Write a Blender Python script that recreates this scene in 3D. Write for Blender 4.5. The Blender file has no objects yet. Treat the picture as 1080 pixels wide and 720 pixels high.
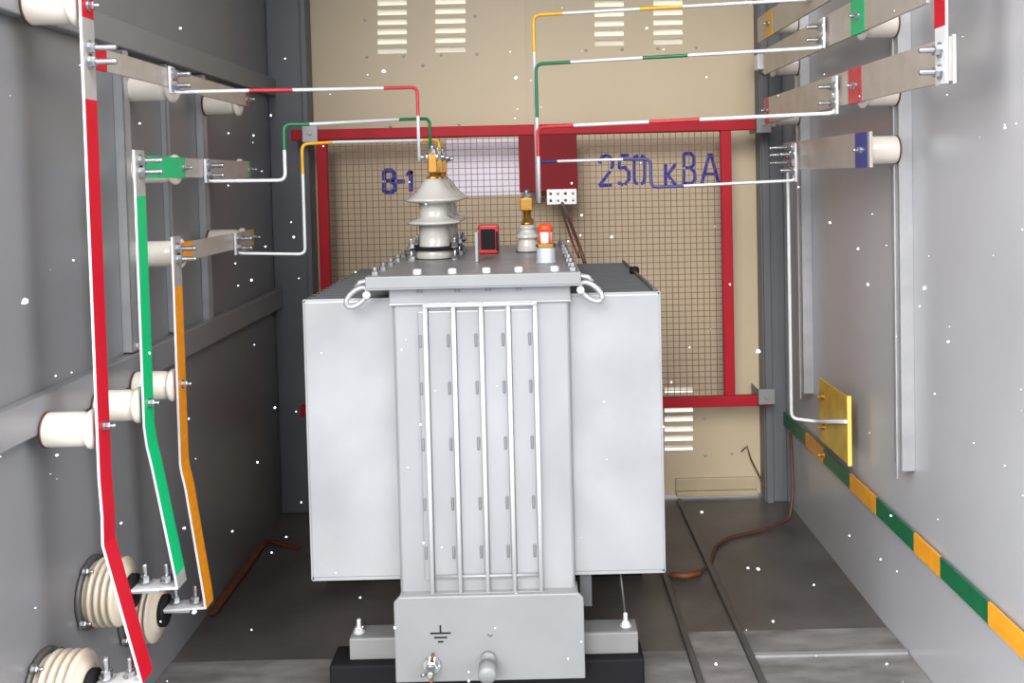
import bpy, bmesh, math, random
from mathutils import Vector, Matrix
random.seed(7)
PI = math.pi
V = Vector
SC = bpy.context.scene
COL = SC.collection

# ------------------------------------------------------------------ camera
H = 1.225
FPX, CX, CY = 1000.0, 561.0, 222.0
PIT, ROL = math.radians(2.0), math.radians(1.35)
F_ = V((0, math.cos(PIT), -math.sin(PIT)))
U0 = V((0, math.sin(PIT), math.cos(PIT)))
R0 = V((1, 0, 0))
R_ = R0*math.cos(ROL) - U0*math.sin(ROL)
U_ = U0*math.cos(ROL) + R0*math.sin(ROL)
EYE = V((0, 0, H))
cam = bpy.data.cameras.new('camera')
cam.sensor_width = 36
cam.lens = FPX*36/1080
cam.shift_x = -(CX-540)/1080
cam.shift_y = (CY-360)/1080
cam.clip_start = 0.02
co = bpy.data.objects.new('camera', cam)
COL.objects.link(co)
m = Matrix((R_, U_, -F_)).transposed().to_4x4()
m.translation = EYE
co.matrix_world = m
SC.camera = co

def ray(px, py):
    return F_ + R_*((px-CX)/FPX) - U_*((py-CY)/FPX)
def at(px, py, y):
    d = ray(px, py); return EYE + d*(y/d.y)
def atx(px, py, x):
    d = ray(px, py); return EYE + d*(x/d.x)
def atz(px, py, z):
    d = ray(px, py); return EYE + d*((z-H)/d.z)

# ------------------------------------------------------------------ room dimensions
XL, XR, YB, YF, ZT = -0.955, 0.925, 3.55, 1.59, 2.75
YS = 3.40     # wire mesh screen plane

# ------------------------------------------------------------------ materials
def mat(name, col, rough=0.5, metal=0.0, vary=0.0, vscale=6.0, bump=0.0, bscale=60.0, col2=None, spec=0.5, stretch=None, coat=0.0):
    M = bpy.data.materials.new(name); M.use_nodes = True
    nt = M.node_tree; b = nt.nodes['Principled BSDF']
    b.inputs['Base Color'].default_value = (*col, 1)
    b.inputs['Roughness'].default_value = rough
    b.inputs['Metallic'].default_value = metal
    b.inputs['Specular IOR Level'].default_value = spec
    if coat: b.inputs['Coat Weight'].default_value = coat
    tc = nt.nodes.new('ShaderNodeTexCoord')
    src = tc.outputs['Object']
    if stretch:
        mp = nt.nodes.new('ShaderNodeMapping'); mp.inputs['Scale'].default_value = stretch
        nt.links.new(src, mp.inputs['Vector']); src = mp.outputs['Vector']
    if vary:
        n = nt.nodes.new('ShaderNodeTexNoise'); n.inputs['Scale'].default_value = vscale
        n.inputs['Detail'].default_value = 5
        nt.links.new(src, n.inputs['Vector'])
        r = nt.nodes.new('ShaderNodeValToRGB')
        r.color_ramp.elements[0].position = 0.3; r.color_ramp.elements[1].position = 0.72
        c2 = col2 or tuple(c*(1-vary) for c in col)
        r.color_ramp.elements[0].color = (*c2, 1); r.color_ramp.elements[1].color = (*col, 1)
        nt.links.new(n.outputs['Fac'], r.inputs['Fac'])
        nt.links.new(r.outputs['Color'], b.inputs['Base Color'])
    if bump:
        n2 = nt.nodes.new('ShaderNodeTexNoise'); n2.inputs['Scale'].default_value = bscale
        n2.inputs['Detail'].default_value = 3
        nt.links.new(src, n2.inputs['Vector'])
        bp = nt.nodes.new('ShaderNodeBump'); bp.inputs['Strength'].default_value = bump
        bp.inputs['Distance'].default_value = 0.004
        nt.links.new(n2.outputs['Fac'], bp.inputs['Height'])
        nt.links.new(bp.outputs['Normal'], b.inputs['Normal'])
    return M

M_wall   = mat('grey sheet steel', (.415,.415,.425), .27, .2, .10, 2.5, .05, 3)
M_wallL  = mat('grey sheet steel left shaded', (.195,.195,.20), .33, .2, .12, 2.5, .05, 3)  # same steel as the right wall, colour darkened to stand for shade
M_post   = mat('grey post paint', (.11,.115,.125), .45, .1, .1, 5)
M_ceil   = mat('ceiling steel', (.12,.12,.12), .5, .1, .1, 3)
M_floor  = mat('dark floor plate', (.115,.105,.098), .38, .1, .55, 4.5, .15, 40)
M_floorf = mat('worn floor plate', (.26,.25,.24), .4, .1, .6, 7, .15, 40, stretch=(1,2.5,1))
M_rail   = mat('dark rail steel', (.10,.095,.09), .4, .3, .35, 10)
M_door   = mat('beige door paint', (.45,.365,.245), .5, 0, .06, 3, .04, 4)
M_doorlo = mat('beige door paint low', (.38,.31,.20), .5, 0, .12, 8)
M_louv   = mat('louvre cream', (.86,.82,.70), .5)
M_red    = mat('red frame paint', (.34,.004,.014), .55, 0, .15, 12, spec=.25)
M_dred   = mat('dark red plate', (.16,.004,.008), .6, 0, .15, 10, spec=.2)
M_wire   = mat('mesh wire', (.17,.07,.045), .55, .3, .3, 30)
M_blue   = mat('blue paint', (.012,.035,.33), .55, 0, .3, 60, spec=.3)
M_paper  = mat('lavender sheet', (.80,.77,.88), .6, 0, .05, 6)
M_alu    = mat('bright aluminium', (.66,.66,.67), .35, .25, .12, 20)
M_alu2   = mat('plain aluminium bar', (.50,.45,.40), .36, .55, .18, 18, .05, 80)
M_zinc   = mat('zinc plate', (.50,.51,.52), .24, .9, .3, 60)
M_bare   = mat('bare busbar face', (.36,.345,.325), .4, .3, .15, 18)
M_galv   = mat('galvanised strip', (.44,.44,.45), .38, .5, .2, 14)
M_bred   = mat('red busbar paint', (.40,.001,.012), .45, 0, .06, 30, spec=.3)
M_bgrn   = mat('green busbar paint', (.0,.36,.12), .42, 0, .06, 30)
M_borg   = mat('orange busbar paint', (.66,.23,.008), .42, 0, .2, 26, stretch=(1,1,3))
M_dgrn   = mat('dark green tape', (.01,.15,.055), .4, 0, .2, 40)
M_tape_r = mat('red tape', (.50,.03,.04), .4, 0, .3, 40)
M_tape_y = mat('yellow tape', (.74,.38,.02), .4, 0, .2, 40)
M_tape_b = mat('blue tape', (.03,.04,.20), .4, 0, .2, 40)
M_porc   = mat('cream porcelain', (.62,.565,.49), .22, 0, .06, 10, coat=.4)
M_porc2  = mat('ribbed porcelain', (.50,.43,.34), .3, 0, .08, 10, coat=.3)
M_porcg  = mat('grey white porcelain', (.40,.385,.355), .18, 0, .05, 10, coat=.5)
M_black  = mat('black paint', (.008,.008,.009), .75, spec=.15)
M_rubber = mat('black gasket', (.02,.02,.02), .7)
M_tank   = mat('silver tank paint', (.35,.353,.365), .34, .35, .20, 5, .14, 6, stretch=(1,1,.5))
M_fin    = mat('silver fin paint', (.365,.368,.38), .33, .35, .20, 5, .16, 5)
M_fin_shade   = mat('fin paint gap shade', (.055,.055,.06), .5, .1, .15, 12)  # rear fins: shade of the gaps put into a darker fin colour
M_lid    = mat('lid grey paint', (.20,.20,.205), .36, .2, .35, 9, .05, 20)
M_skirt  = mat('light grey skirt', (.23,.233,.237), .45, .1, .10, 8, .06, 30)
M_chan   = mat('grey channel', (.22,.22,.22), .5, .2, .15, 10)
M_rod    = mat('light grey rod paint', (.50,.505,.515), .45, 0)
M_dimple = mat('embossed slot', (.16,.16,.17), .5, .2)
M_brass  = mat('brass', (.50,.26,.06), .28, .85, .2, 30)
M_copper = mat('copper', (.55,.28,.14), .35, .6, .3, 30)
M_orange = mat('orange cap', (.60,.05,.01), .35)
M_redpl  = mat('red plastic', (.36,.008,.012), .4)
M_gaugeg = mat('gauge grey body', (.36,.39,.42), .4, .2)
M_white  = mat('white plastic', (.80,.80,.79), .45, 0, .06, 30)
M_yellow = mat('yellow plate paint', (.62,.40,.015), .35, .1, .45, 16, col2=(.36,.22,.01))
M_edgey  = mat('yellow edge', (.78,.56,.12), .4)
M_stg    = mat('stripe green', (.005,.12,.045), .42, 0, .25, 30)
M_sto    = mat('stripe orange', (.72,.30,.015), .42, 0, .2, 30)
M_rust   = mat('rusty orange strip', (.20,.062,.016), .6, 0, .5, 30)
M_brown  = mat('brown cable', (.09,.03,.015), .55, 0, .3, 40)
M_snow   = mat('snow', (.93,.94,.96), .8)
M_gsnow  = mat('slushy ground', (.24,.245,.255), .9, 0, .04, 3, .2, 6)
M_glass  = mat('gauge glass', (.92,.80,.78), .08, 0, coat=1.0)

# ------------------------------------------------------------------ mesh builder
def basis(d):
    d = d.normalized()
    a = V((0,0,1)) if abs(d.z) < .9 else V((1,0,0))
    u = d.cross(a).normalized(); w = d.cross(u).normalized()
    return d, u, w

def root_of(o):
    while o.parent: o = o.parent
    return o

class MB:
    def __init__(s): s.bm = bmesh.new()
    def face(s, vs, mi=0, sm=False):
        try:
            f = s.bm.faces.new(vs); f.material_index = mi; f.smooth = sm; return f
        except ValueError: return None
    def box(s, a, b, mi=0):
        x0,x1 = sorted((a[0],b[0])); y0,y1 = sorted((a[1],b[1])); z0,z1 = sorted((a[2],b[2]))
        v = [s.bm.verts.new(p) for p in ((x0,y0,z0),(x1,y0,z0),(x1,y1,z0),(x0,y1,z0),(x0,y0,z1),(x1,y0,z1),(x1,y1,z1),(x0,y1,z1))]
        for q in ((0,3,2,1),(4,5,6,7),(0,1,5,4),(1,2,6,5),(2,3,7,6),(3,0,4,7)):
            s.face([v[i] for i in q], mi)
        return s
    def bbox(s, a, b, bev=.003, mi=0):
        """box with chamfered edges"""
        n0 = len(s.bm.verts)
        t = bmesh.new(); mb = MB.__new__(MB); mb.bm = t; mb.box(a, b, mi)
        bmesh.ops.bevel(t, geom=t.edges[:], offset=bev, segments=2, affect='EDGES', profile=.5)
        s.merge(t); return s
    def merge(s, t):
        mp = {}
        for v in t.verts: mp[v] = s.bm.verts.new(v.co)
        for f in t.faces:
            s.face([mp[v] for v in f.verts], f.material_index, f.smooth)
        t.free()
    def lathe(s, prof, o, d, seg=24, mi=0, sm=True, mis=None):
        """profile [(r, t)...] revolved about the axis d through o"""
        d,u,w = basis(V(d)); o = V(o); rings = []
        for r,t in prof:
            c = o + d*t
            if r < 1e-6: rings.append([s.bm.verts.new(c)])
            else: rings.append([s.bm.verts.new(c + (u*math.cos(2*PI*i/seg) + w*math.sin(2*PI*i/seg))*r) for i in range(seg)])
        for k in range(len(rings)-1):
            a,b = rings[k], rings[k+1]; mm = mis[k] if mis else mi
            for i in range(seg):
                j = (i+1) % seg
                if len(a)==1 and len(b)==1: continue
                if len(a)==1: s.face([a[0], b[j], b[i]], mm, sm)
                elif len(b)==1: s.face([a[i], a[j], b[0]], mm, sm)
                else: s.face([a[i], a[j], b[j], b[i]], mm, sm)
        if len(rings[0])>1: s.face(rings[0][::-1], mis[0] if mis else mi)
        if len(rings[-1])>1: s.face(rings[-1], mis[-1] if mis else mi)
        return s
    def cyl(s, a, b, r, r2=None, seg=16, mi=0):
        a,b = V(a),V(b)
        return s.lathe([(r,0),(r if r2 is None else r2,(b-a).length)], a, b-a, seg, mi)
    def tube(s, pts, r, seg=10, mi=0, mis=None, bend=0.0):
        pts = [V(p) for p in pts]
        ms = mis[:] if mis else [mi]*(len(pts)-1)
        if bend:                                   # round the corners
            q=[pts[0]]; mm=[]
            for i in range(1,len(pts)-1):
                a,b,c = pts[i-1],pts[i],pts[i+1]
                d1=(a-b); d2=(c-b); ang=d1.angle(d2, PI)
                if ang > PI-.25:
                    q.append(b); mm.append(ms[i-1]); continue
                k=min(bend,d1.length*.45,d2.length*.45)
                p1=b+d1.normalized()*k; p2=b+d2.normalized()*k
                q.append(p1); mm.append(ms[i-1])
                for t in (.25,.5,.75,1):
                    q.append(p1*(1-t)**2+b*2*t*(1-t)+p2*t*t); mm.append(ms[i-1] if t<=.5 else ms[i])
            q.append(pts[-1]); mm.append(ms[-1]); pts,ms=q,mm
        n=len(pts); rings=[]; pu=None
        for i in range(n):
            if i==0: d=pts[1]-pts[0]
            elif i==n-1: d=pts[-1]-pts[-2]
            else: d=(pts[i]-pts[i-1]).normalized()+(pts[i+1]-pts[i]).normalized()
            d=d.normalized()
            if pu is None: _,u,w=basis(d)
            else:
                u=(pu-d*pu.dot(d)).normalized(); w=d.cross(u).normalized()
            pu=u
            rings.append([s.bm.verts.new(pts[i]+(u*math.cos(2*PI*k/seg)+w*math.sin(2*PI*k/seg))*r) for k in range(seg)])
        for i in range(n-1):
            for k in range(seg):
                j=(k+1)%seg
                s.face([rings[i][k],rings[i][j],rings[i+1][j],rings[i+1][k]],ms[i],True)
        s.face(rings[0][::-1],ms[0]); s.face(rings[-1],ms[-1])
        return s
    def bar(s, a, b, w, t, up=(0,0,1), mi=0):
        """rectangular bar from a to b: w across up x dir, t along up"""
        a,b=V(a),V(b); d=(b-a).normalized(); up=V(up); sd=d.cross(up).normalized(); up=sd.cross(d).normalized()
        v=[]
        for p in (a,b):
            for su,sv in ((-1,-1),(1,-1),(1,1),(-1,1)):
                v.append(s.bm.verts.new(p+sd*(su*w/2)+up*(sv*t/2)))
        for q in ((3,2,1,0),(4,5,6,7),(0,1,5,4),(1,2,6,5),(2,3,7,6),(3,0,4,7)):
            s.face([v[i] for i in q],mi)
        return s
    def hexbolt(s, p, d, r=.008, shank=.03, head=.008, washer=True, mi=0, tip=True):
        """washer, hex nut and threaded end standing up from p along d"""
        p=V(p); d=V(d).normalized(); t=0
        if washer:
            s.lathe([(r*1.7,0),(r*1.7,.0025)],p,d,16,mi,False); t=.0025
        s.lathe([(r*1.25,t),(r*1.25,t+head),(r*1.05,t+head+.0012)],p,d,6,mi,False); t+=head
        if tip:
            prof=[]; q=t
            while q < shank:
                prof += [(r*.72,q),(r*.6,q+.0018)]; q+=.0036
            prof.append((r*.5,q))
            s.lathe(prof,p,d,12,mi)
        return s
    def extrude_poly(s, poly, ext, mi=0, mis=None, capmi=None):
        """closed polygon (3D points) extruded by vector ext"""
        ext=V(ext); a=[s.bm.verts.new(V(p)) for p in poly]; b=[s.bm.verts.new(V(p)+ext) for p in poly]
        n=len(a); cm = mi if capmi is None else capmi
        s.face(a[::-1],cm); s.face(b,cm)
        for i in range(n):
            j=(i+1)%n; s.face([a[i],a[j],b[j],b[i]], mis[i] if mis else mi)
        return s
    def build(s, name, mats, parent=None, bevel=0, label=None, fixn=True):
        if fixn: bmesh.ops.recalc_face_normals(s.bm, faces=s.bm.faces[:])
        if not isinstance(mats,(list,tuple)): mats=[mats]
        if parent: off = root_of(parent).location.copy()
        else:
            xs=[v.co for v in s.bm.verts]
            off=V(((min(c.x for c in xs)+max(c.x for c in xs))/2,(min(c.y for c in xs)+max(c.y for c in xs))/2,min(c.z for c in xs)))
        bmesh.ops.translate(s.bm, verts=s.bm.verts[:], vec=-off)
        me=bpy.data.meshes.new(name); s.bm.to_mesh(me); s.bm.free()
        for M in mats: me.materials.append(M)
        o=bpy.data.objects.new(name,me); COL.objects.link(o)
        if parent: o.parent=parent
        else: o.location=off
        if label: o['label']=label
        if bevel:
            md=o.modifiers.new('bevel','BEVEL'); md.width=bevel; md.segments=2; md.limit_method='ANGLE'; md.angle_limit=.7
        return o

def tag(o,label,cat,group=None):
    o['label']=label; o['category']=cat
    if group: o['group']=group
    return o
def struct(o):
    o['kind']='structure'; return o
def thing(name,label,cat,loc,group=None):
    o=bpy.data.objects.new(name,None); COL.objects.link(o); o.location=V(loc); o.empty_display_size=.05
    return tag(o,label,cat,group)
def dup(root,delta,label,group=None):
    r=root.copy(); COL.objects.link(r); r.location=root.location+V(delta); r['label']=label
    if group: r['group']=group
    for ch in list(root.children):
        c=ch.copy(); COL.objects.link(c); c.parent=r
        for g in list(ch.children):
            d=g.copy(); COL.objects.link(d); d.parent=c
    return r

# ------------------------------------------------------------------ the setting
struct(MB().box((-1.02,YF,-.06),(1.0,YB+.06,0)).build('floor',M_floor))
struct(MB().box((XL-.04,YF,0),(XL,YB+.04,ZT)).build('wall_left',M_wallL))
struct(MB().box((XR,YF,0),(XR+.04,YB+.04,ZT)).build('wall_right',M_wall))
struct(MB().box((XL-.04,YF,ZT),(XR+.04,YB+.04,ZT+.04)).build('ceiling',M_ceil))
# snowy ground outside, on all sides
g=MB()
g.box((-14,-12,-.30),(14,14,-.07)); struct(g.build('ground',M_gsnow))

# back wall: the posts either side of the doors and the header over them
pl=at(333,200,YB).x; pr=at(799,300,YB).x
w=MB()
w.box((XL,YB-.07,0),(pl,YB+.04,ZT)); w.box((pr,YB-.07,0),(XR,YB+.04,ZT))
w.box((pl,YB-.03,2.70),(pr,YB+.04,ZT))
struct(w.build('wall_back',M_post,bevel=.004))
# angle edge strips on the posts
t=MB(); t.box((pl-.022,YB-.082,0),(pl-.002,YB-.068,ZT)); struct(t.build('trim_1',M_post,bevel=.003))
t=MB(); x=at(820,300,YB-.07).x; t.box((pr+.004,YB-.085,0),(pr+.03,YB-.068,ZT)); struct(t.build('trim_2',M_post,bevel=.003))

# beige doors with open louvre slots
seam=at(557,100,YB).x
def holes_for(px0,px1,pys):
    r=[]
    for py in pys:
        a=at(px0,py,YB); b=at(px1,py,YB); z=(a.z+b.z)/2
        r.append((a.x,b.x,z-.0105,z+.0105))
    return r
lv_l = holes_for(398,429,[-8.6+10.2*i+1 for i in range(0,7)]) + holes_for(459,491,[-10+10.2*i+1 for i in range(0,7)])
lv_r = holes_for(627,658,[-16.6+10.3*i for i in range(0,7)]) + holes_for(689,720,[-18+10.3*i for i in range(0,7)])
lv_b = holes_for(701,731,[411,431.5,441.5,452,462,472])
def door(name,x0,x1,z0,z1,holes):
    b=MB()
    xs=sorted({x0,x1}|{h[0] for h in holes}|{h[1] for h in holes}); zs=sorted({z0,z1}|{h[2] for h in holes}|{h[3] for h in holes})
    vt={}
    def vv(i,j,k):
        if (i,j,k) not in vt: vt[(i,j,k)]=b.bm.verts.new((xs[i],YB if k==0 else YB+.003,zs[j]))
        return vt[(i,j,k)]
    solid=lambda i,j: 0<=i<len(xs)-1 and 0<=j<len(zs)-1 and not any(h[0]-1e-6<=xs[i] and xs[i+1]<=h[1]+1e-6 and h[2]-1e-6<=zs[j] and zs[j+1]<=h[3]+1e-6 for h in holes)
    for i in range(len(xs)-1):
        for j in range(len(zs)-1):
            if not solid(i,j): continue
            b.face([vv(i,j,0),vv(i+1,j,0),vv(i+1,j+1,0),vv(i,j+1,0)]); b.face([vv(i,j,1),vv(i,j+1,1),vv(i+1,j+1,1),vv(i+1,j,1)])
            if not solid(i-1,j): b.face([vv(i,j,0),vv(i,j+1,0),vv(i,j+1,1),vv(i,j,1)])
            if not solid(i+1,j): b.face([vv(i+1,j,0),vv(i+1,j,1),vv(i+1,j+1,1),vv(i+1,j+1,0)])
            if not solid(i,j-1): b.face([vv(i,j,0),vv(i,j,1),vv(i+1,j,1),vv(i+1,j,0)])
            if not solid(i,j+1): b.face([vv(i,j+1,0),vv(i+1,j+1,0),vv(i+1,j+1,1),vv(i,j+1,1)])
    # screw heads
    o=b.build(name,M_door); struct(o)
    return o
d1=door('door_1',pl,seam-.003,.012,2.71,lv_l)
d2=door('door_2',seam+.003,pr,.012,2.71,lv_r+lv_b)
def hood(h,parent):
    x0,x1,z0,z1=h; b=MB(); y=YB+.003; dz=.010
    # pressed hood outside the slot: sloping plate with closed cheeks, open below
    pts=[(y,z1+.002),(y+.022,z0+.006-dz*.3),(y+.024,z0+.007-dz*.3),(y+.002,z1+.005)]
    b.extrude_poly([(x0-.003,p[0],p[1]) for p in pts],(x1-x0+.006,0,0))
    for xx in (x0-.003,x1+.0015):
        b.extrude_poly([(xx,y,z1+.003),(xx,y+.022,z0+.003),(xx,y,z0-.001)],(.0015,0,0))
    return b.build('louver',M_louv,parent)
for h in lv_l: hood(h,d1)
for h in lv_r+lv_b: hood(h,d2)
b=MB(); b.box((seam-.012,YB+.0032,.012),(seam+.012,YB+.006,2.71)); b.build('cover_strip',M_door,d1)
def screws(parent,pts):
    for px,py in pts:
        p=at(px,py,YB); b=MB(); b.lathe([(.006,0),(.005,.003),(0,.0035)],p,(0,-1,0),8); b.build('screw',M_galv,parent)
screws(d1,[(385,21),(501,17),(387,60),(426,59),(446,69),(465,58),(503,57),(412,133),(484,131)])
screws(d2,[(618,53),(656,52),(694,51),(734,50),(743,441),(744,480),(772,478)])
# folded foot of the right leaf
b=MB(); x0=at(712,500,YB).x; x1=at(797,500,YB).x
b.box((x0,YB-.012,.03),(x1,YB+.001,at(750,503,YB).z)); b.box((x0-.0,YB-.03,.012),(x1,YB,.032))
b.build('kick_plate',M_doorlo,d2,bevel=.003)
b=MB(); x0=at(335,500,YB).x; x1=at(550,500,YB).x
b.box((x0,YB-.012,.03),(x1,YB+.001,.1)); b.box((x0,YB-.03,.012),(x1,YB,.032)); b.build('kick_plate',M_doorlo,d1,bevel=.003)

# stencilled writing on the doors, drawn as flat painted strokes
def strokes(b,lines,px0,px1,py0,py1,th,y=YB-.0004):
    """lines: polylines in 0..1 x 0..1 (y down) inside the pixel box"""
    for ln in lines:
        P=[at(px0+(px1-px0)*u, py0+(py1-py0)*v - .022*((px1-px0)*u), y) for u,v in ln]
        L=[];Rr=[]
        for i,p in enumerate(P):
            d=(P[min(i+1,len(P)-1)]-P[max(i-1,0)]); d.y=0; d.normalize()
            n=V((-d.z,0,d.x)); k=1.0
            if 0<i<len(P)-1:
                e=(P[i+1]-P[i]); e.y=0; e.normalize(); k=1/max(.5,abs(d.dot(e)))
            L.append(p+n*th/2*k); Rr.append(p-n*th/2*k)
        for i in range(len(P)-1):
            b.extrude_poly([L[i],L[i+1],Rr[i+1],Rr[i]],(0,.0008,0))
G2=[[(.0,.26),(.2,.04),(.55,.0),(.9,.12),(.95,.3),(.85,.45)],[(.78,.52),(.0,1.0)],[(.0,1.0),(.9,.98)]]
G5=[[(.95,.0),(.25,.0)],[(.22,.06),(.15,.45)],[(.15,.45),(.6,.4),(.95,.58),(.95,.82),(.6,1.0)],[(.5,1.0),(.05,.92)]]
G0=[[(.4,.0),(.12,.06),(.06,.2),(.06,.8),(.12,.95),(.4,1.0)],[(.6,.0),(.86,.06),(.92,.2),(.92,.8),(.86,.95),(.6,1.0)]]
GK=[[(.08,.0),(.08,1.0)],[(.9,.0),(.25,.5),(.92,1.0)]]
GV=[[(.08,.0),(.08,.45)],[(.08,.53),(.08,1.0)],[(.08,.0),(.62,.0),(.85,.12),(.85,.36),(.6,.47),(.2,.47)],[(.62,.49),(.9,.62),(.93,.86),(.65,1.0),(.08,1.0)]]
GA=[[(.0,1.0),(.46,.0)],[(.54,.0),(1.0,1.0)],[(.22,.68),(.78,.68)]]
G1=[[(.15,.25),(.6,.0)],[(.6,.0),(.6,1.0)]]
GD=[[(.0,.5),(1.0,.5)]]
b=MB()
for gl,x0,x1,y0,y1 in ((G2,632,647,164,196),(G5,651,664,164,195),(G0,668,681,164,194),(GK,701,714,173,196),(GV,720,734,162,194),(GA,740,758,162,194)):
    strokes(b,gl,x0,x1,y0,y1,.0125)
b.build('painted_rating',M_blue,d2,label='blue stencilled marking 250 кВА')
b=MB()
for gl,x0,x1,y0,y1 in ((GV,404,418,180,203),(GD,419,427,180,203),(G1,428,437,180,202)):
    strokes(b,gl,x0,x1,y0,y1,.017)
b.build('painted_number',M_blue,d1,label='blue stencilled marking В-1')

# floor fittings
def strip_floor(p0,p1,w,h,name,M):
    b=MB(); b.bar(V((p0.x,p0.y,h/2)),V((p1.x,p1.y,h/2)),w,h); return struct(b.build(name,M,bevel=.002))
a0,a1=atz(700,530,0),atz(803,719,0); xa=a1.x
strip_floor(V((xa,YF,0)),V((xa,YB-.04,0)),.016,.012,'trim_3',M_rail)
a1=atz(738,719,0); xb=a1.x
strip_floor(V((xb,YF,0)),V((xb,YB-.04,0)),.016,.012,'trim_4',M_rail)
b=MB(); y1=atz(760,667,0).y
b.box((xa+.01,YF,0),(XR-.002,y1,.004)); struct(b.build('trim_5',M_floorf))
b=MB(); b.box((xb+.01,YF,0),(xa-.01,y1,.004)); struct(b.build('trim_6',M_floorf))
b=MB(); b.box((XL+.002,YF,0),(xb-.01,atz(600,690,0).y,.004)); struct(b.build('trim_7',M_floorf))
b=MB(); yy=atz(860,692,0).y; b.box((xa+.01,yy-.008,.004),(XR-.004,yy+.008,.010)); struct(b.build('trim_8',M_galv))

# ------------------------------------------------------------------ wire mesh screen
fz1=at(560,137,YS).z; fz0=at(785,422,YS).z
fxl=at(342,230,YS).x; fxr=at(767,280,YS).x
sxl=at(308,140,YS).x; sxr=at(815,130,YS).x
scr=thing('mesh_screen','red framed wire mesh barrier in front of the beige back doors','barrier',((fxl+fxr)/2,YS,fz0))
b=MB(); hw=.019
b.box((sxl,YS-.015,fz1-hw),(sxr,YS+.015,fz1+hw)); b.build('frame_rail',M_red,scr,bevel=.003)
b=MB(); b.box((sxl,YS-.015,fz0-hw),(sxr-.02,YS+.015,fz0+hw))
b.build('frame_rail',M_red,scr,bevel=.003)
for xx in (fxl,fxr):
    b=MB(); b.box((xx-hw,YS-.0145,fz0+hw),(xx+hw,YS+.0145,fz1-hw)); b.build('frame_post',M_red,scr,bevel=.003)
b=MB(); r=.0011; pitch=.0222
n=int((fxr-fxl-.03)/pitch)
for i in range(n+1):
    xx=fxl+.02+(fxr-fxl-.04)*i/n+random.uniform(-.0012,.0012)
    b.box((xx-r,YS-.001,fz0+.01),(xx+r,YS+.001,fz1-.01))
n=int((fz1-fz0-.03)/pitch)
for i in range(n+1):
    zz=fz0+.02+(fz1-fz0-.04)*i/n+random.uniform(-.0012,.0012)
    b.box((fxl+.01,YS-.003,zz-r),(fxr-.01,YS-.001,zz+r))
b.build('wire_mesh',M_wire,scr)
p0=at(548,203,YS-.008); p1=at(608,142,YS-.008)
b=MB(); b.box((p0.x,YS-.012,p0.z),(p1.x,YS-.006,fz1-hw+.004)); b.build('plate',M_dred,scr,bevel=.002,label='solid dark red plate')
for px,py,w_,h_ in ((327,141,8,9),(805,131,8,9),(808,418,9,8)):
    p=at(px,py,YS-.02); k=YS/FPX
    b=MB(); b.box((p.x-w_*k,YS-.028,p.z-h_*k),(p.x+w_*k,YS-.0155,p.z+h_*k)); b.lathe([(.008,0),(.008,.006)],V((p.x,YS-.028,p.z)),(0,-1,0),6,0,False)
    b.box((p.x-w_*k,YS-.028,p.z-h_*k),(p.x-w_*k+.004,YB-.07,p.z+h_*k))
    b.build('clamp_bracket',M_galv if px<400 else M_chan,scr,bevel=.002)

# pale sheet on the door behind the mesh
p0=at(471,207,YB-.004); p1=at(548,146,YB-.004)
b=MB(); b.box((p0.x,YB-.003,p0.z),(p1.x,YB-.0005,p1.z)); tag(b.build('notice_sheet',M_paper),'blank pale lavender sheet on the back door behind the wire mesh','sheet')
# white terminal block on the screen
p0=at(577,216,YS-.03); p1=at(608,199,YS-.03)
tb=thing('terminal_block','small white terminal block below the dark red plate','terminal block',((p0.x+p1.x)/2,YS-.02,p0.z))
b=MB(); b.bbox((p0.x,YS-.034,p0.z),(p1.x,YS-.0135,p1.z),.003); 
for i in range(1,4):
    xx=p0.x+(p1.x-p0.x)*i/4; b.box((xx-.001,YS-.038,p0.z),(xx+.001,YS-.033,p1.z))
b.build('housing',M_white,tb)
for i in range(4):
    for zz in (.28,.72):
        b=MB(); c=V((p0.x+(p1.x-p0.x)*(i+.5)/4,YS-.034,p0.z+(p1.z-p0.z)*zz)); b.lathe([(.0055,0),(.005,.003),(0,.003)],c,(0,-1,0),8); b.build('terminal_screw',M_galv if i%2 else M_rail,tb)

# ------------------------------------------------------------------ left wall
XBAR=-.822                                   # inner face of the left busbars' back side
def beam(pyc,hh,label):
    z=atx(6,pyc,XL+.03).z; b=MB()
    # C channel, open towards the wall
    b.box((XL,YF,z-hh),(XL+.03,YB-.07,z+hh))
    o=b.build('wall_beam',M_wallL,bevel=.004); tag(o,label,'beam','steel beams along the left wall'); return z
zb_lo=beam(456,.035,'lower grey steel beam along the left wall carrying the cream insulators')
zb_hi=beam(-8,.032,'upper grey steel beam along the left wall above the horizontal busbars')

def insul_mesh(L,r=.033):
    return [(r*.80,0),(r*1.0,.004),(r*1.0,L*.06),(r*1.0,L*.70),(r*.96,L*.78),(r*.90,L*.81),(r*.93,L*.83),(r*1.10,L*.86),(r*1.16,L*.90),(r*1.12,L*.955),(r*.92,L*.985),(r*.7,L)]
def insulator(px_end,py,y,x0,x1,label,group,r=.033,base=True,up=True):
    """standoff insulator lying along X from x0 (wall side) to x1"""
    z=at(px_end,py,y).z if py is not None else up
    L=abs(x1-x0); d=(1 if x1>x0 else -1,0,0)
    t=thing('standoff_insulator',label,'insulator',(x0,y,z),group)
    b=MB(); b.lathe(insul_mesh(L,r),(x0,y,z),d,28); b.build('porcelain_body',M_porc,t)
    b=MB(); b.lathe([(r*1.03,L*.0),(r*1.03,L*.045)],(x0,y,z),d,28); b.build('base_ring',M_brown,t)
    return z
xi0=XL+.03
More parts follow.
